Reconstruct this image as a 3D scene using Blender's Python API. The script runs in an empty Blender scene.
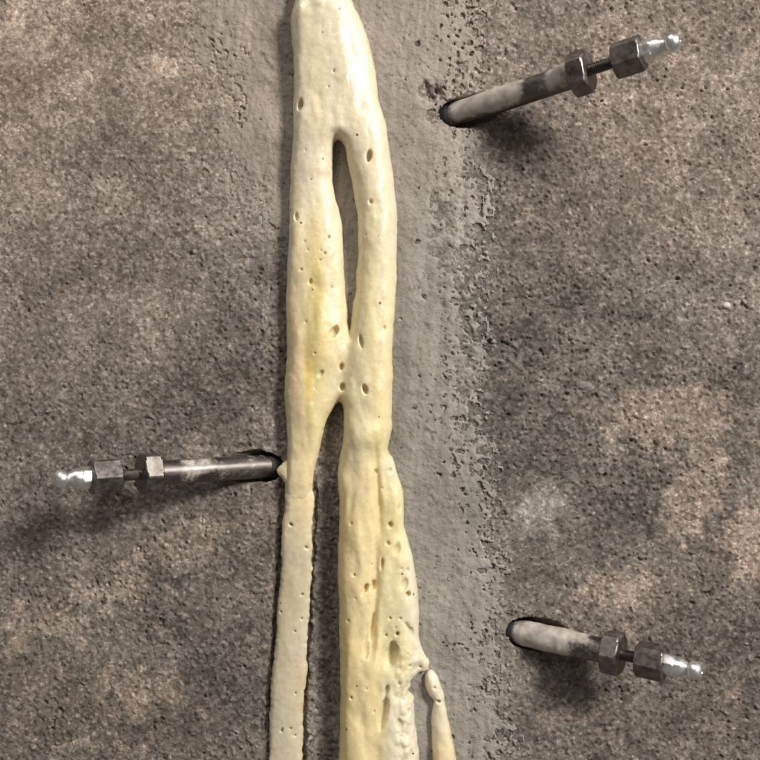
import bpy, bmesh, math
import numpy as np
import openvdb
from mathutils import Vector, Matrix

# ------------------------------------------------------------------ camera, light, exposure
# wall units: 1 unit = 0.55 mm; u to the right, v downwards, h out of the wall; the wall lies in the XZ plane
U = 0.00055
D = 900.0
sc = bpy.context.scene
col = sc.collection
cam_d = bpy.data.cameras.new('camera'); cam = bpy.data.objects.new('camera', cam_d); col.objects.link(cam)
cam.location = (0, -D*U, 0); cam.rotation_euler = (math.pi/2, 0, 0)
cam_d.sensor_width = 36; cam_d.lens = 36*D/760; cam_d.clip_start = 0.01; cam_d.clip_end = 50
sc.camera = cam
w = bpy.data.worlds.new('World'); sc.world = w; w.use_nodes = True
bg = w.node_tree.nodes['Background']; bg.inputs[0].default_value = (1.0, 0.97, 0.94, 1); bg.inputs[1].default_value = 0.16
def area(name, loc, size, power, color):
    l = bpy.data.lights.new(name, 'AREA'); l.shape = 'DISK'; l.size = size; l.energy = power; l.color = color
    o = bpy.data.objects.new(name, l); col.objects.link(o); o.location = loc
    o.rotation_euler = (Vector((0, 0, 0)) - Vector(loc)).to_track_quat('-Z', 'Y').to_euler()
    return o
area('work_lamp', (1.32, -1.30, 0.98), 0.44, 58, (1.0, 0.96, 0.92))
area('overhead_fill', (-0.35, -1.0, 1.75), 1.3, 15, (1.0, 0.97, 0.94))  # added unseen fill from above, for soft ambient and reflections on the metal
vs_ = sc.view_settings; vs_.view_transform = 'Standard'; vs_.look = 'None'; vs_.exposure = 0.0; vs_.gamma = 1.0

# ------------------------------------------------------------------ numpy noise
def _hash(ix, iy, seed):
    n = (ix.astype(np.int64)*374761393 + iy.astype(np.int64)*668265263 + seed*1442695041) & 0xffffffff
    n = ((n ^ (n >> 13))*1274126177) & 0xffffffff
    n = ((n ^ (n >> 16))*2246822519) & 0xffffffff
    return ((n ^ (n >> 15)) & 0xffffff).astype(np.float32)/float(0xffffff)
def vnoise(x, y, seed=0):
    ix = np.floor(x); iy = np.floor(y); fx = (x-ix).astype(np.float32); fy = (y-iy).astype(np.float32)
    fx = fx*fx*fx*(fx*(fx*6-15)+10); fy = fy*fy*fy*(fy*(fy*6-15)+10)
    a = _hash(ix, iy, seed); b = _hash(ix+1, iy, seed); c = _hash(ix, iy+1, seed); d = _hash(ix+1, iy+1, seed)
    return ((a*(1-fx)+b*fx)*(1-fy) + (c*(1-fx)+d*fx)*fy)*2-1
def fbm(x, y, scale, octaves=4, seed=0, gain=0.5):
    s = 0; amp = 1; tot = 0; c, si = math.cos(0.6), math.sin(0.6)
    x = x/scale; y = y/scale
    for k in range(octaves):
        s = s + amp*vnoise(x, y, seed+k*17); tot += amp; amp *= gain
        x, y = (x*c - y*si)*2.03+11.3, (x*si + y*c)*2.03+5.7
    return s/tot
def worley(x, y, scale, seed=0):
    x = x/scale; y = y/scale; ix = np.floor(x); iy = np.floor(y)
    f1 = np.full(x.shape, 9.0, np.float32); cid = np.zeros(x.shape, np.float32)
    for dx in (-1, 0, 1):
        for dy in (-1, 0, 1):
            jx = ix+dx; jy = iy+dy
            d = np.hypot(jx+_hash(jx, jy, seed)-x, jy+_hash(jx, jy, seed+7)-y).astype(np.float32)
            m = d < f1; f1 = np.where(m, d, f1); cid = np.where(m, _hash(jx, jy, seed+13), cid)
    return f1, cid
def sstep(a, b, x):
    t = np.clip((x-a)/(b-a), 0, 1); return t*t*(3-2*t)
def blob(u, v, cu, cv, ru, rv, ang=0.0):
    c, s = math.cos(math.radians(ang)), math.sin(math.radians(ang))
    p = ((u-cu)*c + (v-cv)*s)/ru; q = (-(u-cu)*s + (v-cv)*c)/rv
    return np.exp(-(p*p+q*q))
def lin(*rgb):
    c = np.array(rgb, np.float64)/255
    return np.where(c <= .04045, c/12.92, ((c+.055)/1.055)**2.4)

# ------------------------------------------------------------------ materials
def newmat(name):
    m = bpy.data.materials.new(name); m.use_nodes = True
    return m, m.node_tree, m.node_tree.nodes['Principled BSDF']
def N(t, kind, **kw):
    n = t.nodes.new(kind)
    for k, val in kw.items():
        if k in n.inputs: n.inputs[k].default_value = val
        else: setattr(n, k, val)
    return n
def objcoord(t):
    return N(t, 'ShaderNodeTexCoord').outputs['Object']
def mapping(t, src, scale):
    mp = N(t, 'ShaderNodeMapping'); mp.inputs['Scale'].default_value = scale; t.links.new(src, mp.inputs['Vector']); return mp.outputs[0]
def ramp(t, src, pts):
    r = N(t, 'ShaderNodeValToRGB'); e = r.color_ramp.elements
    while len(e) < len(pts): e.new(0.5)
    for i, (p, c) in enumerate(pts):
        e[i].position = p; e[i].color = (*c, 1) if len(c) == 3 else c
    t.links.new(src, r.inputs[0]); return r.outputs[0]
def mix(t, fac, a, b, blend='MIX'):
    m = N(t, 'ShaderNodeMix', data_type='RGBA', blend_type=blend)
    for sock, val in ((m.inputs[0], fac), (m.inputs[6], a), (m.inputs[7], b)):
        if hasattr(val, 'is_linked') or isinstance(val, bpy.types.NodeSocket): t.links.new(val, sock)
        elif isinstance(val, (int, float)): sock.default_value = val
        else: sock.default_value = (*val, 1) if len(val) == 3 else val
    return m.outputs[2]
def g(v): return (v, v, v)

def mat_mineral(name, grain, contrast, bump, rough):
    """vertex colours hold the stains; the nodes add sand grain and fine relief"""
    m, t, b = newmat(name); L = t.links
    at = N(t, 'ShaderNodeAttribute', attribute_name='tone').outputs['Color']
    oc = objcoord(t)
    vo = N(t, 'ShaderNodeTexVoronoi'); vo.inputs['Scale'].default_value = grain; L.new(oc, vo.inputs['Vector'])
    sep = N(t, 'ShaderNodeSeparateColor'); L.new(vo.outputs['Color'], sep.inputs[0])
    lo, hi = 1-contrast, 1+contrast
    g1 = ramp(t, sep.outputs[0], [(0, g(lo)), (0.4, g(1-contrast*.15)), (0.82, g(1+contrast*.2)), (0.93, g(hi)), (1, g(hi+contrast*.9))])
    nz = N(t, 'ShaderNodeTexNoise'); nz.inputs['Scale'].default_value = grain*2.1; nz.inputs['Detail'].default_value = 5; L.new(oc, nz.inputs['Vector'])
    g2 = ramp(t, nz.outputs[0], [(0.3, g(1-contrast*.8)), (0.7, g(1+contrast*.8))])
    c = mix(t, 1.0, at, g1, 'MULTIPLY'); c = mix(t, 1.0, c, g2, 'MULTIPLY')
    L.new(c, b.inputs['Base Color'])
    b.inputs['Roughness'].default_value = rough; b.inputs['Specular IOR Level'].default_value = 0.25
    bp = N(t, 'ShaderNodeBump'); bp.inputs['Strength'].default_value = bump; bp.inputs['Distance'].default_value = 0.0006
    sub = N(t, 'ShaderNodeMath', operation='SUBTRACT'); L.new(nz.outputs[0], sub.inputs[0]); L.new(vo.outputs['Distance'], sub.inputs[1])
    L.new(sub.outputs[0], bp.inputs['Height']); L.new(bp.outputs[0], b.inputs['Normal'])
    return m
M_CONC = mat_mineral('concrete', 800, 0.33, 0.30, 0.9)
M_MORT = mat_mineral('mortar', 900, 0.07, 0.35, 0.8)

def mat_foam(name, base_mix, coat):
    m, t, b = newmat(name); L = t.links
    oc = objcoord(t); st = mapping(t, oc, (1, 1, 0.16))
    n1 = N(t, 'ShaderNodeTexNoise'); n1.inputs['Scale'].default_value = 75; n1.inputs['Detail'].default_value = 4; L.new(st, n1.inputs['Vector'])
    atn = N(t, 'ShaderNodeAttribute', attribute_name='tone'); at = atn.outputs['Color']
    streak = ramp(t, n1.outputs[0], [(0.28, (0.92, 0.89, 0.78)), (0.5, g(1)), (0.72, (1.04, 1.04, 1.08))])
    c = mix(t, 1.0, at, streak, 'MULTIPLY')
    n2 = N(t, 'ShaderNodeTexNoise'); n2.inputs['Scale'].default_value = 420; n2.inputs['Detail'].default_value = 3; L.new(oc, n2.inputs['Vector'])
    c = mix(t, 1.0, c, ramp(t, n2.outputs[0], [(0.3, g(0.93)), (0.7, g(1.05))]), 'MULTIPLY')
    # pinholes: scattered dark specks
    vo = N(t, 'ShaderNodeTexVoronoi'); vo.inputs['Scale'].default_value = 165; L.new(oc, vo.inputs['Vector'])
    sep = N(t, 'ShaderNodeSeparateColor'); L.new(vo.outputs['Color'], sep.inputs[0])
    rad = N(t, 'ShaderNodeMapRange'); rad.inputs[1].default_value = 0.72; rad.inputs[2].default_value = 1.0; rad.inputs[3].default_value = 0.0; rad.inputs[4].default_value = 0.15
    L.new(sep.outputs[0], rad.inputs[0])
    ins = N(t, 'ShaderNodeMath', operation='SUBTRACT'); L.new(rad.outputs[0], ins.inputs[0]); L.new(vo.outputs['Distance'], ins.inputs[1])
    pin = N(t, 'ShaderNodeMapRange'); pin.inputs[1].default_value = 0.0; pin.inputs[2].default_value = 0.05; L.new(ins.outputs[0], pin.inputs[0])
    c = mix(t, pin.outputs[0], c, (0.16, 0.13, 0.08))
    L.new(c, b.inputs['Base Color'])
    b.inputs['Subsurface Weight'].default_value = 0.65
    b.inputs['Subsurface Radius'].default_value = (1.0, 0.75, 0.4); b.inputs['Subsurface Scale'].default_value = 0.0045
    b.inputs['Roughness'].default_value = 0.48; b.inputs['IOR'].default_value = 1.45
    wet = N(t, 'ShaderNodeMath', operation='MULTIPLY'); wet.inputs[1].default_value = coat; L.new(atn.outputs['Alpha'], wet.inputs[0]); L.new(wet.outputs[0], b.inputs['Coat Weight'])
    n3 = N(t, 'ShaderNodeTexNoise'); n3.inputs['Scale'].default_value = 60; L.new(oc, n3.inputs['Vector'])
    L.new(ramp(t, n3.outputs[0], [(0.35, g(0.07)), (0.65, g(0.2))]), b.inputs['Coat Roughness'])
    ht = N(t, 'ShaderNodeMath', operation='MULTIPLY_ADD'); L.new(pin.outputs[0], ht.inputs[0]); ht.inputs[1].default_value = -1.2
    n4 = N(t, 'ShaderNodeTexNoise'); n4.inputs['Scale'].default_value = 330; n4.inputs['Detail'].default_value = 4; L.new(oc, n4.inputs['Vector']); L.new(n4.outputs[0], ht.inputs[2])
    bp = N(t, 'ShaderNodeBump'); bp.inputs['Strength'].default_value = 0.45; bp.inputs['Distance'].default_value = 0.0006
    L.new(ht.outputs[0], bp.inputs['Height']); L.new(bp.outputs[0], b.inputs['Normal']); 
    n5 = N(t, 'ShaderNodeTexNoise'); n5.inputs['Scale'].default_value = 430; n5.inputs['Detail'].default_value = 3; L.new(oc, n5.inputs['Vector'])
    b2 = N(t, 'ShaderNodeBump'); b2.inputs['Strength'].default_value = 0.75; b2.inputs['Distance'].default_value = 0.0009
    L.new(n5.outputs[0], b2.inputs['Height']); L.new(bp.outputs[0], b2.inputs['Normal']); L.new(b2.outputs[0], b.inputs['Coat Normal'])
    return m
M_FOAM = mat_foam('cured_foam', 0, 1.0)
M_FOAM_MATT = mat_foam('cured_foam_matt', 0, 0.12)

def mat_metal(name, c1, c2, r1, r2, dirt, scale=(1, 1, 0.25), dirtc=(0.10, 0.075, 0.055), skin=False):
    m, t, b = newmat(name); L = t.links
    oc = objcoord(t); st = mapping(t, oc, scale)
    n1 = N(t, 'ShaderNodeTexNoise'); n1.inputs['Scale'].default_value = 240; n1.inputs['Detail'].default_value = 6; n1.inputs['Roughness'].default_value = 0.65; L.new(st, n1.inputs['Vector'])
    n2 = N(t, 'ShaderNodeTexNoise'); n2.inputs['Scale'].default_value = 130; n2.inputs['Detail'].default_value = 5; L.new(oc, n2.inputs['Vector'])
    c = ramp(t, n1.outputs[0], [(0.3, c1), (0.7, c2)])
    d = ramp(t, n2.outputs[0], [(0.5, g(0)), (0.66, g(dirt))])
    c = mix(t, d, c, dirtc)
    inv = N(t, 'ShaderNodeMath', operation='SUBTRACT'); inv.inputs[0].default_value = 1.0; L.new(d, inv.inputs[1]); met = inv.outputs[0]; rgh = ramp(t, n1.outputs[0], [(0.3, g(r1)), (0.7, g(r2))])
    if skin:   # dried resin film, as thick as the 'tone' attribute says, worn through in places
        at = N(t, 'ShaderNodeAttribute', attribute_name='tone')
        n3 = N(t, 'ShaderNodeTexNoise'); n3.inputs['Scale'].default_value = 520; n3.inputs['Detail'].default_value = 5; n3.inputs['Roughness'].default_value = 0.7; L.new(oc, n3.inputs['Vector'])
        ad = N(t, 'ShaderNodeMath', operation='MULTIPLY_ADD'); L.new(n3.outputs[0], ad.inputs[0]); ad.inputs[1].default_value = 0.9; L.new(at.outputs['Fac'], ad.inputs[2])
        f = ramp(t, ad.outputs[0], [(0.62, g(0)), (1.15, g(1))])
        n4 = N(t, 'ShaderNodeTexNoise'); n4.inputs['Scale'].default_value = 150; n4.inputs['Detail'].default_value = 4; L.new(oc, n4.inputs['Vector'])
        rc = ramp(t, n4.outputs[0], [(0.3, (0.30, 0.255, 0.22)), (0.52, (0.43, 0.385, 0.335)), (0.7, (0.56, 0.51, 0.45))])
        c = mix(t, f, c, rc)
        m1 = N(t, 'ShaderNodeMath', operation='SUBTRACT'); m1.inputs[0].default_value = 1.0; L.new(f, m1.inputs[1])
        m2 = N(t, 'ShaderNodeMath', operation='MULTIPLY'); L.new(m1.outputs[0], m2.inputs[0]); L.new(met, m2.inputs[1]); met = m2.outputs[0]
        rgh = mix(t, f, rgh, g(0.32))
    L.new(c, b.inputs['Base Color']); L.new(met, b.inputs['Metallic']); L.new(rgh, b.inputs['Roughness'])
    bp = N(t, 'ShaderNodeBump'); bp.inputs['Strength'].default_value = 0.25; bp.inputs['Distance'].default_value = 0.0003
    L.new(n2.outputs[0], bp.inputs['Height']); L.new(bp.outputs[0], b.inputs['Normal'])
    return m
M_TUBE = mat_metal('bare_steel', (0.09, 0.08, 0.072), (0.20, 0.18, 0.165), 0.34, 0.58, 0.4)
M_NUT = mat_metal('worn_steel', (0.10, 0.085, 0.075), (0.30, 0.27, 0.245), 0.32, 0.55, 0.5, (1, 1, 1))
M_ROD = mat_metal('oily_thread_steel', (0.05, 0.045, 0.04), (0.16, 0.14, 0.12), 0.3, 0.5, 0.7, (1, 1, 1))
M_ZINC = mat_metal('zinc_plating', (0.74, 0.73, 0.70), (0.95, 0.94, 0.92), 0.25, 0.48, 0.25, (1, 1, 1), (0.66, 0.64, 0.58))
def mat_plain(name, c, rough, var=0.15, scale=300):
    m, t, b = newmat(name); L = t.links; oc = objcoord(t)
    n = N(t, 'ShaderNodeTexNoise'); n.inputs['Scale'].default_value = scale; n.inputs['Detail'].default_value = 5; L.new(oc, n.inputs['Vector'])
    L.new(ramp(t, n.outputs[0], [(0.3, tuple(x*(1-var) for x in c)), (0.7, tuple(x*(1+var) for x in c))]), b.inputs['Base Color'])
    b.inputs['Roughness'].default_value = rough
    bp = N(t, 'ShaderNodeBump'); bp.inputs['Strength'].default_value = 0.4; bp.inputs['Distance'].default_value = 0.0005
    L.new(n.outputs[0], bp.inputs['Height']); L.new(bp.outputs[0], b.inputs['Normal'])
    return m
M_SKIN = mat_metal('resin_film_on_steel', (0.09, 0.08, 0.072), (0.20, 0.18, 0.165), 0.34, 0.58, 0.4, skin=True)
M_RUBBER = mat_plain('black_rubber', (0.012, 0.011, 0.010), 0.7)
M_RES = mat_plain('dried_resin', (0.50, 0.455, 0.40), 0.45, 0.28, 200)
M_STONE_W = mat_plain('white_stone', (0.46, 0.42, 0.37), 0.8)
M_STONE_G = mat_plain('grey_stone', (0.20, 0.18, 0.155), 0.9, 0.3, 700)

# ------------------------------------------------------------------ object helpers
def link(name, me, mat, parent=None):
    o = bpy.data.objects.new(name, me); col.objects.link(o)
    if mat: me.materials.append(mat)
    if parent: o.parent = parent
    return o
def tag(o, label=None, cat=None, group=None, kind=None):
    for k, v in (('label', label), ('category', cat), ('group', group), ('kind', kind)):
        if v: o[k] = v
    return o
def mesh_from_arrays(name, verts, quads, colors=None, smooth=True):
    me = bpy.data.meshes.new(name); nv, nq = len(verts), len(quads)
    me.vertices.add(nv); me.vertices.foreach_set('co', np.ascontiguousarray(verts, np.float32).ravel())
    me.loops.add(nq*4); me.loops.foreach_set('vertex_index', np.ascontiguousarray(quads, np.int32).ravel())
    me.polygons.add(nq); me.polygons.foreach_set('loop_start', np.arange(0, nq*4, 4, dtype=np.int32))
    me.update(calc_edges=True)
    me.polygons.foreach_set('use_smooth', np.full(nq, smooth, bool))
    if colors is not None:
        a = me.attributes.new('tone', 'FLOAT_COLOR', 'POINT')
        rgba = np.ones((nv, 4), np.float32); rgba[:, :colors.shape[1]] = colors
        a.data.foreach_set('color', rgba.ravel())
    me.validate(); return me
def to_world(u, v, h):
    return np.stack([(u-380)*U, -h*U, (380-v)*U], -1)

# ------------------------------------------------------------------ packer layout (needed for the drilled holes)
ELEV = math.radians(33)
# wall exit (u, v); azimuth in the wall (deg, up positive); nut, coupling distances along the axis; hex turns; sleeve offset in the hole
PACKERS = [
    dict(p=(258, 467), az=180.3, nut=110, cap=151, turn=(26.5, 33), off=(-4.8, 0.3), hole=-9, rubber=-12),
    dict(p=(461, 112), az=9.0, nut=125, cap=170, turn=(10, 2), off=(5.0, -1.0), hole=7, rubber=-14),
    dict(p=(527, 634), az=-3.2, nut=87, cap=123, turn=(28, 36), off=(4.6, 1.6), hole=9, rubber=-14),
]
def axis_of(pk):   # (u, v, h) unit vector outward
    a = math.radians(pk['az']); return np.array([math.cos(ELEV)*math.cos(a), -math.cos(ELEV)*math.sin(a), math.sin(ELEV)])
HOLE_R = 16.8

# ------------------------------------------------------------------ wall height and tone
def joint_u(v): return 327 + 0*v
def wall_large(u, v):
    h = 3.2*fbm(u, v, 170, 3, 3) + 1.6*fbm(u, v, 45, 3, 9)
    j = np.abs(u - joint_u(v) - 2.5*fbm(u*0, v, 40, 3, 5))
    return h - 5*sstep(17, 6, j)
def wall_rough(u, v):
    f1, cid = worley(u + 2*fbm(u, v, 9, 2, 31), v + 2*fbm(u, v, 9, 2, 33), 5.2, 21)
    f2, c2 = worley(u, v, 2.7, 41)
    k = np.clip(0.95 + 0.5*fbm(u, v, 60, 3, 77) - 0.45*blob(u, v, 60, 60, 200, 190) + 0.4*blob(u, v, 540, 330, 110, 150) - 0.35*slurry(u, v), 0.3, 1.5)
    grains = np.maximum(0, 0.5-f1)*5.0*sstep(0.55, 0.75, cid) + (0.5-f2)*0.75*(0.2+c2)
    pits = -3.2*sstep(0.48, 0.72, fbm(u, v, 5.0, 3, 51)) - 4.5*sstep(0.60, 0.72, fbm(u, v, 9, 3, 57))
    return 0.72*k*(grains + 0.7*fbm(u, v, 9, 4, 61, 0.6) + pits*0.7)
def band_edge(v):
    return np.interp(v, [-250, 0, 60, 120, 180, 260, 340, 400, 470, 540, 600, 680, 760, 1000], [470, 470, 474, 470, 476, 476, 474, 468, 482, 488, 498, 500, 506, 512])
def smear_edge(v):
    return np.interp(v, [-250, 0, 60, 110, 170, 215, 250, 300], [200, 212, 205, 226, 232, 250, 268, 300])
def slurry(u, v):
    return np.clip(1.3*blob(u + 14*fbm(u, v, 18, 4, 331), v + 14*fbm(u, v, 18, 4, 341), 540, 512, 40, 22, -50), 0, 1)
def chips(u, v):
    c = 8*blob(u, v, 431, 92, 10, 8, 25)*(0.6+fbm(u, v, 6, 3, 91)) + 3*blob(u, v, 428, 118, 6, 6) + 4*blob(u, v, 508, 617, 8, 5, -20)
    c = c + 3*blob(u, v, 252, 447, 18, 5, -6)
    return c
THIN_OUT = [(276, 470), (283, 461), (291, 458), (306, 462), (315, 474), (314, 488), (315, 505), (313, 528), (313, 560), (312, 600), (309.5, 631), (308, 673), (305, 706), (305, 734), (303, 760), (300, 800), (296, 870), (262, 870), (265, 800), (268, 760), (268, 734), (268.5, 703), (273, 661), (276, 631), (276, 607), (280, 576), (280.5, 540), (281, 525), (284, 507), (285, 483), (279, 477)]
def thin_gap(u, v):   # the concrete is eroded along the thin drip, so that the drip stands over a narrow gap
    uc = np.interp(v, [450, 540, 640, 760, 1030], [299, 297, 292, 286, 272]); wd = 16.5
    e = np.abs(u-uc) - wd - 3.4*fbm(u, v, 9, 3, 701)
    return 5.5*sstep(3.0, 0.5, e)*sstep(470, 490, v)
def wall_height(u, v):
    return wall_large(u, v) + wall_rough(u, v) - chips(u, v) - thin_gap(u, v)

def tone_wall(u, v):
    wu = u + 22*fbm(u, v, 40, 4, 101); wv = v + 22*fbm(u, v, 40, 4, 111)
    t = 0.42 + 0.14*fbm(u, v, 120, 4, 121) + 0.42*fbm(u, v, 38, 6, 131, 0.74)
    pk = 0.30 + 0.35*fbm(u, v, 90, 4, 141)
    for cu, cv, ru, rv, dt, dp in ((0, 0, 120, 90, .24, 1.0), (70, 110, 190, 190, .20, .45), (640, 50, 220, 110, .15, .5), (720, 200, 120, 90, .06, .2),
                                   (550, 330, 120, 110, -.17, -.2), (505, 420, 40, 100, -.16, -.1), (615, 500, 70, 60, -.17, 0), (730, 640, 70, 60, -.15, 0), (660, 720, 120, 50, -.08, 0), (215, 630, 60, 90, -.17, -.1), (60, 700, 90, 60, -.06, .1), (240, 320, 45, 80, -.16, -.3), (140, 420, 120, 50, -.08, 0), (326, 580, 20, 240, -.05, -.3)):
        bl = blob(wu, wv, cu, cv, ru, rv); t = t + dt*bl; pk = pk + dp*bl
    lp = 0
    for cu, cv, ru, rv, ang, a in ((5, 15, 70, 50, 0, .5), (90, 600, 100, 34, -15, .5), (185, 540, 60, 24, -20, .75), (140, 690, 60, 36, 0, .6), (60, 440, 60, 30, 0, .3), (20, 640, 40, 40, 0, .35), (100, 740, 80, 22, 0, .4),
                                   (665, 415, 85, 36, -8, .95), (690, 500, 34, 56, 30, .75), (748, 545, 22, 44, 0, .95), (620, 590, 56, 32, 20, .95), (570, 715, 60, 30, 0, .5), (700, 60, 120, 40, 0, .3), (640, 160, 100, 30, 0, .25), (735, 700, 40, 30, 0, .35), (180, 60, 30, 30, 0, .6), (240, 110, 30, 60, 0, .6)):
        lp = lp + a*blob(u + 12*fbm(u, v, 30, 3, 145), v, cu, cv, ru, rv, ang)
    lp = sstep(0.38, 0.66, lp + 0.75*fbm(u, v, 17, 5, 147, 0.72))
    t = t + 0.34*lp; pk = pk + 0.65*lp
    f, cid = worley(u, v, 3.4, 161)
    t = t + 0.38*(cid-0.5) + 0.28*fbm(u, v, 4.5, 3, 151)
    return t, pk
def wash(u, v):   # thin film of mortar rubbed over the grains
    e = u - band_edge(v) - 10*fbm(u, v, 26, 4, 711)
    n = fbm(u, v, 6, 4, 721, 0.65)
    a = sstep(48, -12, e + 34*n)*sstep(330, 345, u)
    e2 = smear_edge(v) - u - 14*fbm(u, v, 26, 4, 731)
    b_ = sstep(40, -20, e2 + 44*n)*sstep(325, 312, u)*sstep(300, 210, v)
    return np.clip(np.maximum(np.maximum(a*0.3, b_*0.6), 0.95*slurry(u, v)*(0.8+0.9*n)), 0, 1)
def colour_wall(u, v):
    t, pk = tone_wall(u, v)
    t = np.clip(t, 0, 1.25)[..., None]; pk = np.clip(pk, 0, 1.1)[..., None]
    dark = lin(74, 69, 63); mid = lin(124, 116, 107); light = lin(178, 167, 155)
    c = np.where(t < 0.55, dark + (mid-dark)*t/0.55, mid + (light-mid)*(t-0.55)/0.6)
    c = c*(1 + pk*(np.array([1.07, 0.975, 0.915])-1))
    wsh = wash(u, v)[..., None]
    return c*(1-wsh) + c_mortar(u, v)*(1+0.30*slurry(u, v)[..., None])*wsh*(0.8+0.4*t)
def c_mortar(u, v):
    t = 0.5 + 0.30*fbm(u*1.5+v*0.1, v*0.16, 14, 4, 281, 0.6) + 0.25*fbm(u, v, 40, 4, 291) + 0.3*blob(u, v, 460, 180, 20, 190) - 0.25*blob(u, v, 400, 430, 12, 300)
    t = np.clip(t, 0, 1.2)[..., None]
    c = lin(120, 115, 107) + (lin(168, 161, 150)-lin(120, 115, 107))*t
    pink = blob(u, v, 440, 20, 110, 140)[..., None] + blob(u, v, 230, 60, 110, 160)[..., None]
    c = c*(1 + np.clip(pink, 0, 1)*(np.array([1.05, 0.98, 0.95])-1))
    dots = sstep(0.5, 0.72, fbm(u, v, 4.2, 2, 301))[..., None]
    return c*(1-0.30*dots)

def axis_coords(lo, hi, a, b, step, margin):
    left = a - (a-lo)*np.linspace(1, 0, margin, endpoint=False)**1.6
    right = b + (hi-b)*np.linspace(0, 1, margin+1)[1:]**1.6
    return np.concatenate([left, np.arange(a, b, step), [b], right])
uu = axis_coords(-270, 1030, -14, 774, 1.05, 55)
vv = axis_coords(-270, 1030, -14, 774, 1.05, 55)
UU, VV = np.meshgrid(uu, vv, indexing='xy')
HH = wall_height(UU, VV)
P = np.stack([UU, VV, HH], -1)
for pk in PACKERS:
    a = axis_of(pk); q = P - np.array([pk['p'][0]+pk['hole'], pk['p'][1], 0.0]) 
    al = q @ a; rp = np.linalg.norm(q - al[..., None]*a, axis=-1)
    ragged = HOLE_R + 0.9*fbm(UU, VV, 5, 3, 171)
    near = (np.abs(q[..., 0]) < 60) & (np.abs(q[..., 1]) < 60)
    t = np.where(near, sstep(0, 2.4, ragged-rp), 0)
    P = P - (t*95)[..., None]*a
nr, nc = UU.shape
idx = np.arange(nr*nc).reshape(nr, nc)
quads = np.stack([idx[:-1, :-1], idx[1:, :-1], idx[1:, 1:], idx[:-1, 1:]], -1).reshape(-1, 4)
verts = to_world(P[..., 0], P[..., 1], P[..., 2]).reshape(-1, 3)
wall = link('wall', mesh_from_arrays('wall', verts, quads, colour_wall(UU, VV).reshape(-1, 3)), M_CONC)
tag(wall, 'rough grey brown concrete wall with a vertical joint', None, None, 'structure')

# thin smoothed mortar lying over the rough concrete: its sheet dives under the grains at its rim
def sheet(name, u0, u1, v0, v1, step, height, colour, mat):
    a, b = np.meshgrid(np.arange(u0, u1, step), np.arange(v0, v1, step), indexing='xy')
    h = height(a, b); hw = wall_height(a, b)
    for pk in PACKERS:
        ax = axis_of(pk); q = np.stack([a, b, h], -1) - np.array([pk['p'][0]+pk['hole'], pk['p'][1], 0.0])
        al = q @ ax; rp = np.linalg.norm(q - al[..., None]*ax, axis=-1)
        h = np.where((rp < HOLE_R+1.5+1.5*fbm(a, b, 5, 3, 181)), hw-20, h)
    n_r, n_c = a.shape; ix = np.arange(n_r*n_c).reshape(n_r, n_c)
    qd = np.stack([ix[:-1, :-1], ix[1:, :-1], ix[1:, 1:], ix[:-1, 1:]], -1).reshape(-1, 4)
    keep = ((h > hw-1.2).ravel()[qd]).any(1) & ((h > hw-12).ravel()[qd]).all(1)
    qd = qd[keep]; used, inv = np.unique(qd, return_inverse=True)
    V = to_world(a, b, h).reshape(-1, 3)[used]; C = colour(a, b).reshape(-1, 3)[used]
    return tag(link(name, mesh_from_arrays(name, V, inv.reshape(-1, 4), C), mat, wall), None)
def mortar_tex(u, v):
    r = 1.1*fbm(u*1.0+v*0.12, v*0.22, 7, 4, 201, 0.62) + 0.55*fbm(u, v, 3.2, 3, 211) + 1.3*np.maximum(0, fbm(u*0.8-v*0.45, v*0.5+u*0.2, 6, 3, 215))
    pits = -5.0*sstep(0.80, 0.9, fbm(u, v, 11, 2, 221)) - 2.5*sstep(0.74, 0.9, fbm(u, v, 4, 2, 231))
    return r + pits + 1.0*fbm(u, v, 34, 3, 241)
def h_band(u, v):
    e = u - band_edge(v) - 9*fbm(u*0.6, v, 32, 4, 251)
    lift = np.interp(e, [-140, -45, -22, 0, 26, 50], [1.7, 1.6, 1.4, 1.1, 0.6, -4]) - 6*sstep(356, 345, u)*sstep(345, 400, v) - 6*sstep(332, 322, u)
    thr = np.interp(e, [-75, -45, -14, 8, 26], [0.95, 0.66, 0.30, -0.12, -0.6]) + 0.25*fbm(u, v, 40, 3, 713)
    lift = lift - 6*sstep(thr, thr+0.12, fbm(u, v*0.8, 4.4, 3, 711, 0.6))
    lift = lift - 14*sstep(0.40, 0.6, 1.2*blob(u, v, 430, 93, 12, 8, 25) + blob(u, v, 433, 116, 7, 7) + 0.35*fbm(u, v, 5, 3, 715))
    lift = lift - 2.2*blob(u, v, 440, 235, 14, 60)*np.maximum(0, fbm(u, v, 9, 3, 261)+0.25)*2
    lift = lift - 2.4*blob(u, v, 468, 300, 14, 120)*np.maximum(0, fbm(u, v, 7, 3, 271)+0.2)*2
    return wall_large(u, v) + lift + mortar_tex(u, v) - chips(u, v)
tag(sheet('mortar_band', 320, 545, -200, 960, 1.15, h_band, c_mortar, M_MORT), 'smooth trowelled grey mortar band beside the foam')
def h_smear(u, v):
    e = smear_edge(v) - u - 30*fbm(u, v, 32, 4, 311)
    lift = np.interp(e, [-70, -25, -8, 8, 30], [1.3, 1.2, 0.9, 0.2, -5]) - 8*sstep(225, 290, v + 18*fbm(u, v, 20, 3, 321)) - 5*sstep(300, 318, u)
    thr = np.interp(e, [-60, -30, -8, 10, 30], [0.9, 0.5, 0.2, -0.1, -0.6]) + 0.3*fbm(u, v, 30, 3, 733)
    lift = lift - 3*sstep(thr, thr+0.3, fbm(u, v*0.8, 4.8, 3, 735, 0.6))
    return wall_large(u, v) + lift + mortar_tex(u+500, v) - chips(u, v)
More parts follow.
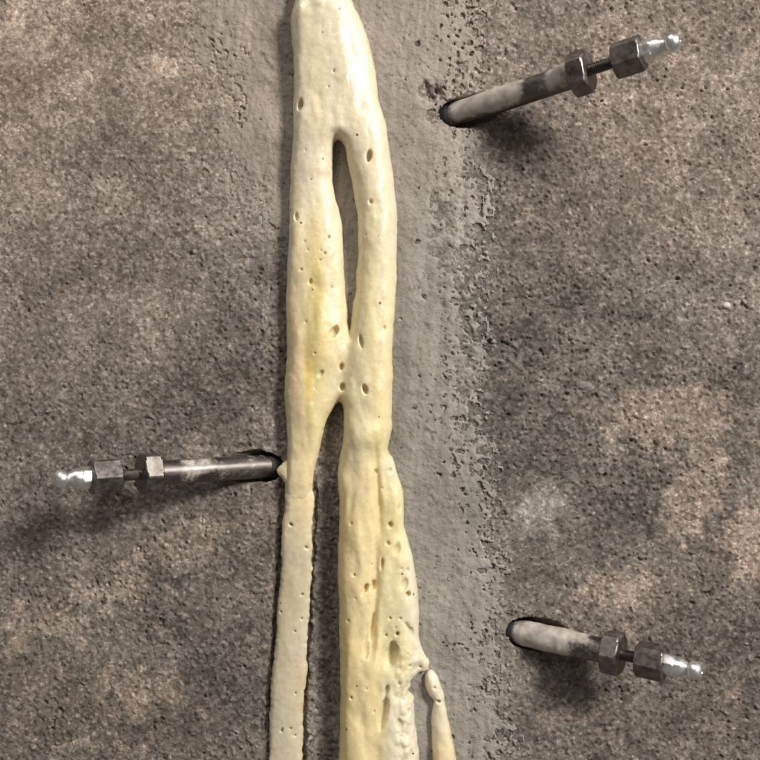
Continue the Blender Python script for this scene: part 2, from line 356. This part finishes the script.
def c_smear(u, v):
    return c_mortar(u, v)*np.array([0.97, 0.955, 0.94])
tag(sheet('mortar_smear', 130, 322, -200, 310, 1.15, h_smear, c_smear, M_MORT), 'worn mortar smear left of the foam top')

def stone(u, v, ru, rv, rh, ang, mat, seed):
    bm = bmesh.new(); bmesh.ops.create_icosphere(bm, subdivisions=3, radius=1)
    rng = np.random.default_rng(seed); f = rng.normal(size=(5, 3)); ph = rng.uniform(0, 6, 5)
    for p in bm.verts:
        k = 1 + 0.09*sum(math.sin(2.2*(f[i] @ np.array(p.co)) + ph[i]) for i in range(5))
        x, y, z = p.co.x*ru*k, p.co.y*rv*k, p.co.z*rh*k
        p.co = (x*U, -z*U, y*U)
    me = bpy.data.meshes.new('pebble'); bm.to_mesh(me); bm.free()
    for pl in me.polygons: pl.use_smooth = True
    o = link('pebble', me, mat, wall); h = float(wall_large(np.array([[u*1.0]]), np.array([[v*1.0]]))[0, 0])
    o.location = ((u-380)*U, -(h-0.4)*U, (380-v)*U); o.rotation_euler = (0, math.radians(ang), 0)
stone(727, 305, 4.4, 3.0, 2.6, 10, M_STONE_W, 1); stone(586, 386, 8.5, 5.5, 2.2, 15, M_STONE_G, 2)

# ------------------------------------------------------------------ foam
def sdf_poly(poly, u, v):
    p = np.array(poly, np.float32); best = np.full(u.shape, 1e9, np.float32); inside = np.zeros(u.shape, bool)
    for i in range(len(p)):
        a, b = p[i], p[(i+1) % len(p)]; e = b-a
        t = np.clip(((u-a[0])*e[0]+(v-a[1])*e[1])/(e @ e + 1e-9), 0, 1)
        best = np.minimum(best, (u-a[0]-t*e[0])**2 + (v-a[1]-t*e[1])**2)
        cr = (a[1] > v) != (b[1] > v)
        inside ^= cr & (u < (b[0]-a[0])*(v-a[1])/(b[1]-a[1]+1e-12)+a[0])
    d = np.sqrt(best); return np.where(inside, d, -d)
def smin(a, b, k):
    h = np.clip(0.5+0.5*(b-a)/k, 0, 1); return b*(1-h)+a*h - k*h*(1-h)
def spline(pts, step=3.0):   # Catmull-Rom through the closed outline
    p = np.array(pts, float); out = []
    n = len(p)
    for i in range(n):
        p0, p1, p2, p3 = p[i-1], p[i], p[(i+1) % n], p[(i+2) % n]
        m = max(2, int(np.linalg.norm(p2-p1)/step))
        if np.linalg.norm(p2-p1) > 60: out.append(p1); continue
        for t in np.arange(m)/m:
            q = 0.5*((2*p1)+(-p0+p2)*t+(2*p0-5*p1+4*p2-p3)*t*t+(-p0+3*p1-3*p2+p3)*t**3)
            out.append(q)
    return out
def lobes_height(lobes, u, v, p=5.0):
    s = 0
    for lb in lobes:
        a = np.array(lb, float); vv_ = a[:, 0]
        c = np.interp(v, vv_, a[:, 1]); w_ = np.interp(v, vv_, a[:, 2])+3.5; H = np.interp(v, vv_, a[:, 3])
        H = np.where((v < vv_[0]) | (v > vv_[-1]), 0, H)
        s = s + (H*np.sqrt(np.maximum(0, 1-((u-c)/w_)**2)))**p
    return s**(1/p)
def blur(a, sig, axis):
    n = int(3*sig)+1; k = np.exp(-0.5*(np.arange(-n, n+1)/sig)**2); k /= k.sum()
    a = np.moveaxis(a, axis, -1); p = np.pad(a, [(0, 0)]*(a.ndim-1)+[(n, n)], mode='edge'); L_ = a.shape[-1]
    return np.moveaxis(sum(k[i]*p[..., i:i+L_] for i in range(2*n+1)), -1, axis)
def foam_part(name, parent, bounds, outline, cut, lobes, pits, zc, Re, HE, rag, seed, colour, mat, vox=0.95, knobs=(), relief=1.0, froth=0.0):
    u0, u1, v0, v1, hmax = bounds
    us = np.arange(u0, u1, vox, dtype=np.float32); vs = np.arange(v0, v1, vox, dtype=np.float32); hs = np.arange(-15, hmax, vox, dtype=np.float32)
    A, B = np.meshgrid(us, vs, indexing='ij')
    d = sdf_poly(spline(outline), A, B)
    for c in cut: d = smin(d, 1.2-sdf_poly(spline(c), A, B), 1.6)
    d = d + rag*fbm(A, B, 7, 3, seed, 0.6) + 1.3*fbm(A, B, 24, 3, seed+1)
    ht = blur(blur(lobes_height(lobes, A, B), 6.5/vox, 1), 1.6/vox, 0)
    ht = ht + relief*(3.2*fbm(A, B*0.55, 27, 3, seed+2) + 0.45*fbm(A, B*0.6, 7, 3, seed+3))
    for (cu, cv, ru, rv, ang, amp) in knobs: ht = ht + amp*blob(A, B, cu, cv, ru, rv, ang)
    # froth: small blisters and torn rim low on the right
    fz = sstep(385, 404, A)*sstep(600, 690, B)*froth
    f1, cid = worley(A, B*0.8, 7.0, seed+9)
    ht = ht + fz*(3.6*(0.6-f1)*(0.3+cid) + 1.8*fbm(A, B, 11, 3, seed+12)); d = d + fz*1.6*fbm(A, B, 6, 3, seed+10)
    z = hs[None, None, :]
    tt = np.clip((z-zc)/HE, 0, 0.99); o = Re*(1-np.sqrt(1-tt*tt)); o = np.where(z < zc, 0.16*(zc-z)**1.35, o)
    gr = np.gradient(ht, vox); sl = np.sqrt(1+np.minimum(gr[0]**2+gr[1]**2, 4))
    F = smin(d[..., None]-o, (ht[..., None]-z)/sl[..., None], 7.0)
    F = np.minimum(F, z+14)
    for (cu, cv, ru, rv, ang, depth) in pits:
        i = int((cu-u0)/vox); j = int((cv-v0)/vox); r = int((max(ru, rv)+4)/vox)
        sl_i = slice(max(0, i-r), i+r+1); sl_j = slice(max(0, j-r), j+r+1)
        if not (0 <= i < len(us) and 0 <= j < len(vs)): continue
        # bubble: tilted ellipsoid sunk in the skin, its middle a little below the surface
        top = float(min(ht[i, j], 60)); c, s = math.cos(math.radians(ang)), math.sin(math.radians(ang))
        x = A[sl_i, sl_j]-cu; y = B[sl_i, sl_j]-cv
        px = (x*c+y*s)/ru; py = (-x*s+y*c)/rv; pz = (hs-(top-depth*0.15))/depth
        px = px + 0.13*fbm(A[sl_i, sl_j], B[sl_i, sl_j], max(3.0, ru), 2, seed+41); py = py + 0.12*fbm(A[sl_i, sl_j], B[sl_i, sl_j], max(3.0, ru), 2, seed+43)
        rr = np.sqrt((px*px+py*py)[..., None] + (pz*pz)[None, None, :])
        F[sl_i, sl_j] = smin(F[sl_i, sl_j], (rr-1)*min(ru, rv), 1.2)
    F[[0, -1]] = -3; F[:, [0, -1]] = -3; F[:, :, [0, -1]] = -3
    grid = openvdb.FloatGrid(3.0); grid.copyFromArray(np.ascontiguousarray(np.clip(-F/vox, -3, 3), np.float32))
    pts, qd = grid.convertToQuads(0.0)
    pu = u0+pts[:, 0]*vox; pv = v0+pts[:, 1]*vox; ph = -15+pts[:, 2]*vox
    me = mesh_from_arrays(name, to_world(pu, pv, ph), np.asarray(qd)[:, ::1], colour(pu, pv, ph))
    # make sure that faces look outwards
    bm = bmesh.new(); bm.from_mesh(me); vol = bm.calc_volume(signed=True); bm.free()
    if vol < 0: me.flip_normals()
    return link(name, me, mat, parent)

foam = bpy.data.objects.new('foam_seam', None); col.objects.link(foam); foam.empty_display_size = 0.02
tag(foam, 'cream yellow cured foam oozing and dripping down the wall joint', 'foam')
body_out = [(292, -120), (294, -60), (295.5, 0), (291, 24), (294, 53), (294.5, 80), (294, 105), (293, 145), (290, 190), (289, 225), (288.5, 259), (286.5, 300), (286, 330), (287, 360), (285, 386), (287, 426), (288, 452), (284, 480), (285, 510), (290, 540), (305, 540), (311, 510), (314.5, 476), (318, 457), (322, 439), (328, 418), (335, 405), (340, 401.5), (344, 407), (343.5, 425), (343, 439), (340, 460), (338, 476), (340, 502), (339, 528), (338, 560), (339, 600), (340, 661), (341, 697), (339, 760), (338, 800), (338, 870),
            (426, 870), (424, 800), (421, 762), (421, 746), (416, 722), (415, 697), (408, 688), (411, 676), (420, 671), (428, 668), (429, 661), (423, 649), (419, 634), (419, 600), (416, 570), (409, 541), (404, 523), (403, 494), (397, 473), (393, 456), (388, 449), (391.6, 428), (391.6, 413), (393, 376), (392, 360), (393, 338), (396, 290), (397, 246), (397, 214), (395, 190), (389.5, 153), (386, 126), (380, 105), (374.5, 71), (368, 42), (360, 21), (353, 0), (348, -60), (344, -120)]
slit = [(334, 144), (339, 141), (345, 147), (351, 171), (355, 200), (358.5, 216), (359, 240), (359.5, 254), (357, 275), (356.5, 290), (353, 306), (352.5, 318), (350, 338), (347.5, 324), (348, 308), (346, 298), (344, 267), (344, 246), (343, 213), (336, 202), (331.5, 180), (331, 158)]
body_lobes = [
    [(-130, 320, 30, 24), (0, 325, 34, 26), (22, 326, 38, 31), (60, 332, 44, 29), (110, 338, 48, 29), (140, 339, 50, 24), (190, 340, 50, 8), (215, 340, 50, 0)],
    [(80, 313, 22, 8), (120, 312, 22, 20), (200, 312, 25, 22), (260, 315, 30, 22), (330, 316, 32, 23), (395, 311, 28, 23), (440, 304, 19, 19), (465, 301, 15, 16), (500, 299, 14.5, 10), (540, 298, 13, 3)],
    [(80, 360, 24, 8), (120, 366, 24, 22), (160, 370, 22, 25), (200, 374, 23, 26), (280, 377, 22, 25), (340, 374, 22, 24), (400, 368, 26, 26), (435, 368, 27, 29), (460, 364, 26, 24), (520, 360, 23, 25), (600, 359, 22, 24), (690, 360, 23, 25), (870, 360, 24, 24)],
    [(300, 346, 22, 0), (345, 346, 22, 16), (400, 344, 22, 16), (410, 344, 20, 4), (414, 344, 20, 0)],
    [(480, 377, 10, 6), (560, 378, 12, 15), (600, 380, 13, 18), (680, 382, 14, 20), (870, 386, 16, 20)]]
body_pits = [(302, 111, 3, 5.5, 5, 6), (369.5, 162, 3, 6, 8, 8), (335, 333, 4, 7.5, 35, 8), (342, 367, 2.2, 4, 10, 5), (322, 374, 2.4, 4, 30, 3), (361.5, 342, 2, 7, -12, 5), (365.5, 389, 2.6, 5, -20, 7), (343, 387, 3.2, 4, 0, 5),
             (298, 220, 1.8, 4, -10, 3), (312, 284, 1.8, 3, 0, 3), (371, 207, 1.8, 2.4, 0, 3), (330, 240, 1.4, 1.6, 0, 3), (326, 256, 1.3, 1.5, 0, 3), (303, 272, 1.3, 1.3, 0, 2.5), (366, 583, 2.4, 5, 20, 6), (373.5, 581, 3, 6, 5, 6), (372, 622, 2.4, 14, 8, 4), (367, 640, 3, 12, 5, 3), (383, 706, 4.5, 17, 12, 6), (355, 570, 1.2, 1.2, 0, 3), (349, 615, 1.2, 1.2, 0, 2), (386, 630, 1.3, 1.3, 0, 3), (352, 690, 1.3, 1.6, 0, 3), (335, 80, 1.2, 1.6, 0, 2), (330, 95, 1, 1, 0, 2), (380, 118, 1.5, 2, 0, 2.5), (376, 470, 2, 2.6, 0, 3), (352, 520, 1.2, 1.4, 0, 2)]
def c_body(u, v, h):
    n = fbm(u, v*0.3, 26, 4, 401)
    c = np.empty((len(u), 3)); c[:] = lin(233, 221, 191)
    def add(m, rgb):
        nonlocal c; m = np.clip(m, 0, 1)[:, None]; c = c*(1-m) + lin(*rgb)*m
    add(sstep(150, 330, v)*0.9*sstep(-0.6, 0.6, n+0.3), (231, 216, 165))
    add(0.8*blob(u, v, 320, 290, 10, 95)*(0.7+n), (224, 204, 134))
    add(0.8*blob(u, v, 310, 385, 3.5, 34)*(0.8+n), (222, 192, 96))
    add(0.6*blob(u, v, 299, 380, 7, 120), (224, 196, 160))
    add(sstep(440, 520, v)*0.85, (233, 215, 164))
    add(sstep(440, 520, v)*0.6*blob(u, v, 350, 600, 7, 260)*(0.8+n), (230, 204, 148))
    add(0.55*blob(u, v, 370, 60, 14, 60), (226, 216, 178))
    add(sstep(440, 470, v)*sstep(325, 318, u), (233, 215, 171))
    sd = sstep(376, 386, u + 5*n)*sstep(445, 470, v)
    add(sd*0.9, (230, 218, 172))
    add(sd*np.clip(sstep(400, 418, u + 10*n)*0.8 + sstep(640, 700, v+20*n)*sstep(380, 396, u+8*n)*0.85 + blob(u, v, 392, 465, 9, 14), 0, 1), (232, 223, 198))
    wet = np.clip(0.28 + 0.9*sstep(170, 40, v) + 0.25*fbm(u, v, 22, 3, 431), 0.03, 1)
    return np.concatenate([np.clip(c*0.93, 0, 0.9), wet[:, None]], 1)
side_lobes = [[(446, 389, 6, 5), (470, 389, 12, 13), (500, 390, 16, 18), (545, 393, 20, 20), (600, 397, 22, 21), (640, 398, 22, 21), (690, 393, 18, 21), (760, 396, 20, 21), (870, 398, 22, 21)],
              [(630, 424, 7, 0), (648, 421, 7, 11), (668, 424, 7, 10), (676, 420, 6, 6)]]
side_pits = [(391, 649, 6.5, 14, 16, 7), (407.5, 590, 2.8, 3, 0, 6), (404, 580, 4, 6, 20, 3), (397, 628, 1.8, 2.2, 20, 5), (390, 613, 1.3, 1.4, 0, 3), (400, 613, 1.2, 1.3, 0, 3), (409, 660, 1.6, 1.6, 0, 3), (420, 664, 1.4, 1.4, 0, 3), (390, 522, 2.6, 3.2, 0, 4), (388, 540, 2, 2.2, 0, 3), (391, 469, 3, 3, 0, 3), (401, 728, 1.2, 1.2, 0, 2), (407, 622, 2, 6, -30, 2), (412, 748, 4, 7, 10, 2), (400, 505, 2.6, 5, 12, 3), (397, 545, 3.6, 6.5, 20, 3), (386, 684, 2.6, 7, 14, 4), (399, 716, 3.6, 5.5, -10, 3.5), (409, 706, 3, 4, 0, 3.5), (411, 628, 3, 6, -15, 3), (382, 560, 2, 6, 6, 3)]
rg2 = np.random.default_rng(23)
for cu, cv, su, sv, k in ((318, 265, 16, 40, 16), (372, 590, 12, 50, 12), (398, 560, 10, 60, 14), (400, 700, 10, 40, 12), (330, 90, 22, 40, 8), (376, 300, 10, 80, 8), (320, 370, 16, 30, 8), (355, 680, 10, 50, 6)):
    for q in range(k//3):
        rr_ = 0.6 + 1.1*rg2.random()**3
        body_pits.append((cu+su*rg2.normal(), cv+sv*rg2.normal(), rr_, rr_*rg2.uniform(0.9, 1.8), rg2.uniform(-25, 25), 2.2))
body = foam_part('foam_body', foam, (270, 436, -112, 862, 44), body_out, [slit], body_lobes + side_lobes, body_pits + side_pits, 4, 17, 31, 0.55, 501, c_body, M_FOAM, 0.95,
                 knobs=[(300, 18, 9, 10, 0, 4), (322, 12, 8, 6, 0, 2), (368, 435, 14, 12, 0, 3), (340, 212, 6, 8, 0, -5), (345, 260, 4, 40, 0, -3), (384, 120, 5, 6, 0, 3), (330, 180, 5, 5, 0, -2), (417, 655, 5, 7, 20, 3), (412, 690, 4, 5, 0, -3), (378, 492, 3, 34, -3, -6), (376, 560, 3, 30, 2, -4), (374, 615, 2.5, 26, 6, -4), (352, 500, 3, 14, 8, -1.6), (360, 545, 4, 22, -6, 1.6), (350, 640, 4, 26, 5, 1.5), (364, 720, 4, 22, -8, -1.5), (392, 466, 7, 10, 0, 4), (369, 300, 5, 24, 4, 1.4), (382, 240, 5, 16, 2, 1.5), (380, 330, 5, 16, 0, -1.4), (322, 320, 5, 30, 0, 1.3), (308, 240, 6, 26, 1, -1.2), (404, 560, 8, 10, 0, 2), (398, 530, 7, 9, 0, -2), (372, 660, 6, 10, 0, 2.5), (352, 470, 8, 12, 0, -2), (300, 350, 6, 40, 0, 1.5), (412, 610, 6, 16, -10, 2.5), (385, 575, 5, 18, 8, 2), (396, 672, 9, 8, 0, 2.5), (378, 640, 3, 18, 6, 3), (405, 640, 5, 12, -20, 2)], froth=1.0)
thin_lobes = [[(454, 299, 16, 11), (500, 299, 17, 11), (600, 295, 18, 9.5), (700, 287, 19, 9.5), (870, 280, 19, 9)], [(462, 281, 6, 4), (472, 281, 7, 8), (482, 282, 6, 0)]]
rng = np.random.default_rng(7)
thin_pits = [(rng.uniform(272, 310), rng.uniform(490, 760), rng.uniform(.7, 1.5), rng.uniform(.7, 1.5), 0, 3) for k in range(15)] + [(294, 482, 1.5, 1.3, 0, 4), (292, 523, 2.2, 1.6, 30, 4), (307, 546, 2.4, 1.2, 40, 3)]
def c_thin(u, v, h):
    n = fbm(u, v*0.5, 20, 4, 421)
    c = np.empty((len(u), 3)); c[:] = lin(203, 193, 168)
    m = np.clip(0.5+0.8*n, 0, 1)[:, None]*0.6
    c = c*(1-m) + lin(208, 195, 160)*m
    k = sstep(476, 560, v)[:, None]
    return 0.93*lin(233, 215, 171)*(1-k) + c*k
foam_part('thin_drip', foam, (258, 322, 450, 862, 24), THIN_OUT, [], thin_lobes, thin_pits, 6.0, 7, 9, 1.9, 541, c_thin, M_FOAM_MATT, 0.9, relief=0.6)
small_out = [(426, 672), (431, 669), (436, 674), (440, 681), (444, 691), (446.5, 706), (450, 725), (457, 760), (462, 790), (470, 830), (478, 870), (430, 870), (431, 800), (431.5, 760), (431, 735), (431, 715), (433, 699), (428, 695), (425, 687), (424.5, 678)]
small_lobes = [[(664, 430, 6, 8), (684, 432, 8, 12), (698, 438, 7, 9), (720, 440, 10, 13), (760, 444, 13, 16), (870, 454, 22, 18)]]
def c_small(u, v, h):
    m = sstep(700, 770, v)[:, None]; return 0.92*(lin(232, 222, 196)*(1-m) + lin(234, 215, 166)*m)
foam_part('small_drip', foam, (418, 484, 660, 862, 34), small_out, [], small_lobes, [(438, 698, 2.2, 1.8, 0, 5), (434, 684, 1.2, 1.4, 0, 3)], 3.5, 9, 20, 0.5, 561, c_small, M_FOAM, 0.9)

# ------------------------------------------------------------------ packers
def finish(bm, name, angle=35):
    bmesh.ops.recalc_face_normals(bm, faces=bm.faces)
    me = bpy.data.meshes.new(name); bm.to_mesh(me); bm.free()
    for p in me.polygons: p.use_smooth = True
    me.set_sharp_from_angle(angle=math.radians(angle)); return me
def rings_mesh(name, rings, caps=(True, True), angle=35):
    """rings: list of lists of (x, y, z) in wall units"""
    bm = bmesh.new(); R_ = [[bm.verts.new((x*U, y*U, z*U)) for x, y, z in r] for r in rings]; n = len(R_[0])
    for a, b in zip(R_[:-1], R_[1:]):
        for i in range(n): bm.faces.new((a[i], a[(i+1) % n], b[(i+1) % n], b[i]))
    if caps[0]: bm.faces.new(R_[0][::-1])
    if caps[1]: bm.faces.new(R_[-1])
    return finish(bm, name, angle)
def lathe(name, prof, n=40, angle=35):
    return rings_mesh(name, [[(r*math.cos(2*math.pi*i/n), r*math.sin(2*math.pi*i/n), s) for i in range(n)] for s, r in prof], angle=angle)
def hexring(af, s, turn, rmax=None, bev=0.10, scale=1.0):
    """across-flats radius af; corners rounded; rmax clips the corners for the chamfer"""
    pts = []; rc = af/math.cos(math.pi/6)
    for k in range(6):
        a0 = math.radians(turn+60*k)
        for da in (-30+30*(1-bev)*0.0-27, -18, -6, 6, 18, 27):
            da = da if da > -30 else -27
            th = math.radians(da); r = af/math.cos(th)
            if rmax: r = min(r, rmax)
            pts.append((r*scale*math.cos(a0+th), r*scale*math.sin(a0+th), s))
        th = math.radians(30); r = rc*0.975
        if rmax: r = min(r, rmax)
        pts.append((r*scale*math.cos(a0+th), r*scale*math.sin(a0+th), s))
    return pts
def hexbody(name, af, s0, s1, turn, bore):
    rc = af/math.cos(math.pi/6); ch = rc-af
    R_ = [hexring(af, s0+2.0, turn, None, scale=bore/af), hexring(bore, s0, turn, bore)]
    R_ = [hexring(af, s0, turn, bore), hexring(af, s0, turn, af*0.97), hexring(af, s0+ch*0.30, turn, af*1.05), hexring(af, s0+ch*0.62, turn),
          hexring(af, s1-ch*0.62, turn), hexring(af, s1-ch*0.30, turn, af*1.05), hexring(af, s1, turn, af*0.97), hexring(af, s1, turn, bore)]
    return rings_mesh(name, R_, angle=24)
TUBE_R = 11.6
def residue(parent, s0, s1, centre, width, amount, seed, off, along):
    """dried resin skin on the sleeve: a shell that sinks below the steel where the skin ends"""
    n, m = 72, int((s1-s0)/0.9); th = np.arange(n)/n*2*np.pi; s = np.linspace(s0, s1, m)
    T, S = np.meshgrid(th, s, indexing='xy')
    wx, wy = np.cos(T)*14, np.sin(T)*14
    nz = 0.7*(fbm(wx+seed*30, S*0.7, 13, 4, 600+seed) + fbm(wy+seed*30, S*0.7, 13, 4, 650+seed))
    dth = np.abs((T-math.radians(centre)+np.pi) % (2*np.pi)-np.pi)
    cover = np.interp(S, [a for a, b in along], [b for a, b in along]) * np.interp(np.degrees(dth), [0, width, width+50], [1, 0.85, 0]) + 0.45*nz
    cover = np.where((S < s0+0.8) | (S > s1-0.8), -1, cover); cover = np.clip(cover, -0.5, 1.2)
    r = TUBE_R + 0.12 + amount*np.maximum(0, cover)**1.5
    r[0] = r[-1] = TUBE_R-0.3
    me = rings_mesh('resin_residue', [[(r[j, i]*math.cos(th[i])+off[0], r[j, i]*math.sin(th[i])+off[1], s[j]) for i in range(n)] for j in range(m)], (False, False), 60)
    at = me.attributes.new('tone', 'FLOAT_COLOR', 'POINT'); rgba = np.ones((n*m, 4), np.float32); rgba[:, :3] = np.clip(cover, 0, 1).reshape(-1, 1)
    at.data.foreach_set('color', rgba.ravel())
    return link('resin_residue', me, M_SKIN, parent)
def make_packer(pk, label):
    e = bpy.data.objects.new('injection_packer', None); col.objects.link(e); e.empty_display_size = 0.02
    u, v = pk['p']; a = axis_of(pk)
    z = Vector((a[0], -a[2], -a[1])).normalized()              # axis in world space
    x = Vector((0, 0, 1)).cross(z).normalized()                # sideways
    y = z.cross(x)                                             # y: towards the top of the wall
    e.matrix_world = Matrix(((x.x, y.x, z.x, (u-380)*U), (x.y, y.y, z.y, 0), (x.z, y.z, z.z, (380-v)*U), (0, 0, 0, 1)))
    tag(e, label, 'injection packer', 'steel injection packers in the wall')
    ox, oy = pk['off'][0], -pk['off'][1]
    def put(name, me, mat, parent=e):
        o = link(name, me, mat, parent)
        if parent is e: o.location = (ox*U, oy*U, 0)
        return o
    n0, n1 = pk['nut']-9, pk['nut']+8; c0, c1 = pk['cap']-13, pk['cap']+13
    put('sleeve', lathe('sleeve', [(-75, 6.5), (-75, TUBE_R), (n0-1.5, TUBE_R), (n0-0.6, TUBE_R*0.95), (n0+1, TUBE_R*0.9)], 64), M_TUBE)
    rb = pk['rubber']; put('rubber_sleeve', lathe('rubber_sleeve', [(-74, 7), (-74, TUBE_R+1.0), (rb-1.5, TUBE_R+1.0), (rb-0.4, TUBE_R+0.6), (rb, TUBE_R-0.4)], 56), M_RUBBER)  # rubber as packers have, added so its black deepens the shade in the hole
    nut = put('hexagon_nut', hexbody('hexagon_nut', 18.6, n0, n1, pk['turn'][0], 6.2), M_NUT)
    thr = [(n0, 4.4)]; s = n0+1
    while s < c0+4: thr += [(s, 4.5), (s+0.8, 5.6), (s+1.05, 5.6), (s+1.85, 4.5)]; s += 1.9
    thr += [(s, 4.4)]
    put('threaded_rod', lathe('threaded_rod', thr, 32, 60), M_ROD)
    put('coupling_nut', hexbody('coupling_nut', 15.0, c0, c1, pk['turn'][1], 5.0), M_NUT)
    f = c1-0.5
    nip = put('grease_nipple', rings_mesh('grease_nipple', [hexring(9.4, f, 10, 10.0), hexring(9.4, f+1, 10), hexring(9.4, f+8, 10), hexring(9.4, f+9.4, 10, 9.2)]
              + [hexring(9.4, f+s_, 10, r_, scale=1) for s_, r_ in ((10.5, 9.0), (13, 8.8), (16, 7.8), (18.5, 6.2), (20.5, 5.8))], angle=30), M_ZINC)
    put('nipple_head', lathe('nipple_head', [(f+19.5, 4.5), (f+20.6, 5.3), (f+22, 7.2), (f+23.5, 8.2), (f+26, 8.4), (f+28.5, 8.0), (f+31, 6.6), (f+32.6, 4.2), (f+33.2, 2.2), (f+32.2, 1.4), (f+31, 0.8)], 32, 50), M_ZINC, nip)
    return e, (ox, oy)
labels = ['steel injection packer pointing left, beside the thin foam drip', 'long resin smeared steel packer in the upper hole right of the foam', 'steel packer with white foam coated sleeve in the lower hole right of the foam']
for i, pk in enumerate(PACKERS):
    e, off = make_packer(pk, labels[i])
    # angles around the sleeve: 90 = towards the top of the wall, camera side depends on the side the packer leans to
    if i == 0: residue(e, -60, 101.4, 45, 25, 0.3, 1, off, [(-60, 0), (30, 0), (44, .1), (54, .5), (72, .55), (84, .25), (99, 0.1)])
    if i == 1: residue(e, -60, 116.4, 140, 75, 0.9, 2, off, [(-60, 0), (-16, 0), (-4, .9), (40, 1), (62, .75), (74, .3), (92, .35), (98, .75), (114, .6)])
    if i == 2: residue(e, -60, 78.4, 140, 85, 1.9, 3, off, [(-60, 0), (-16, 0), (-4, 1.1), (36, 1.1), (52, .5), (64, .3), (76, .1)])
print('TRIS', sum(len(o.data.loop_triangles) or sum(len(p.vertices)-2 for p in o.data.polygons) for o in bpy.data.objects if o.type == 'MESH'))
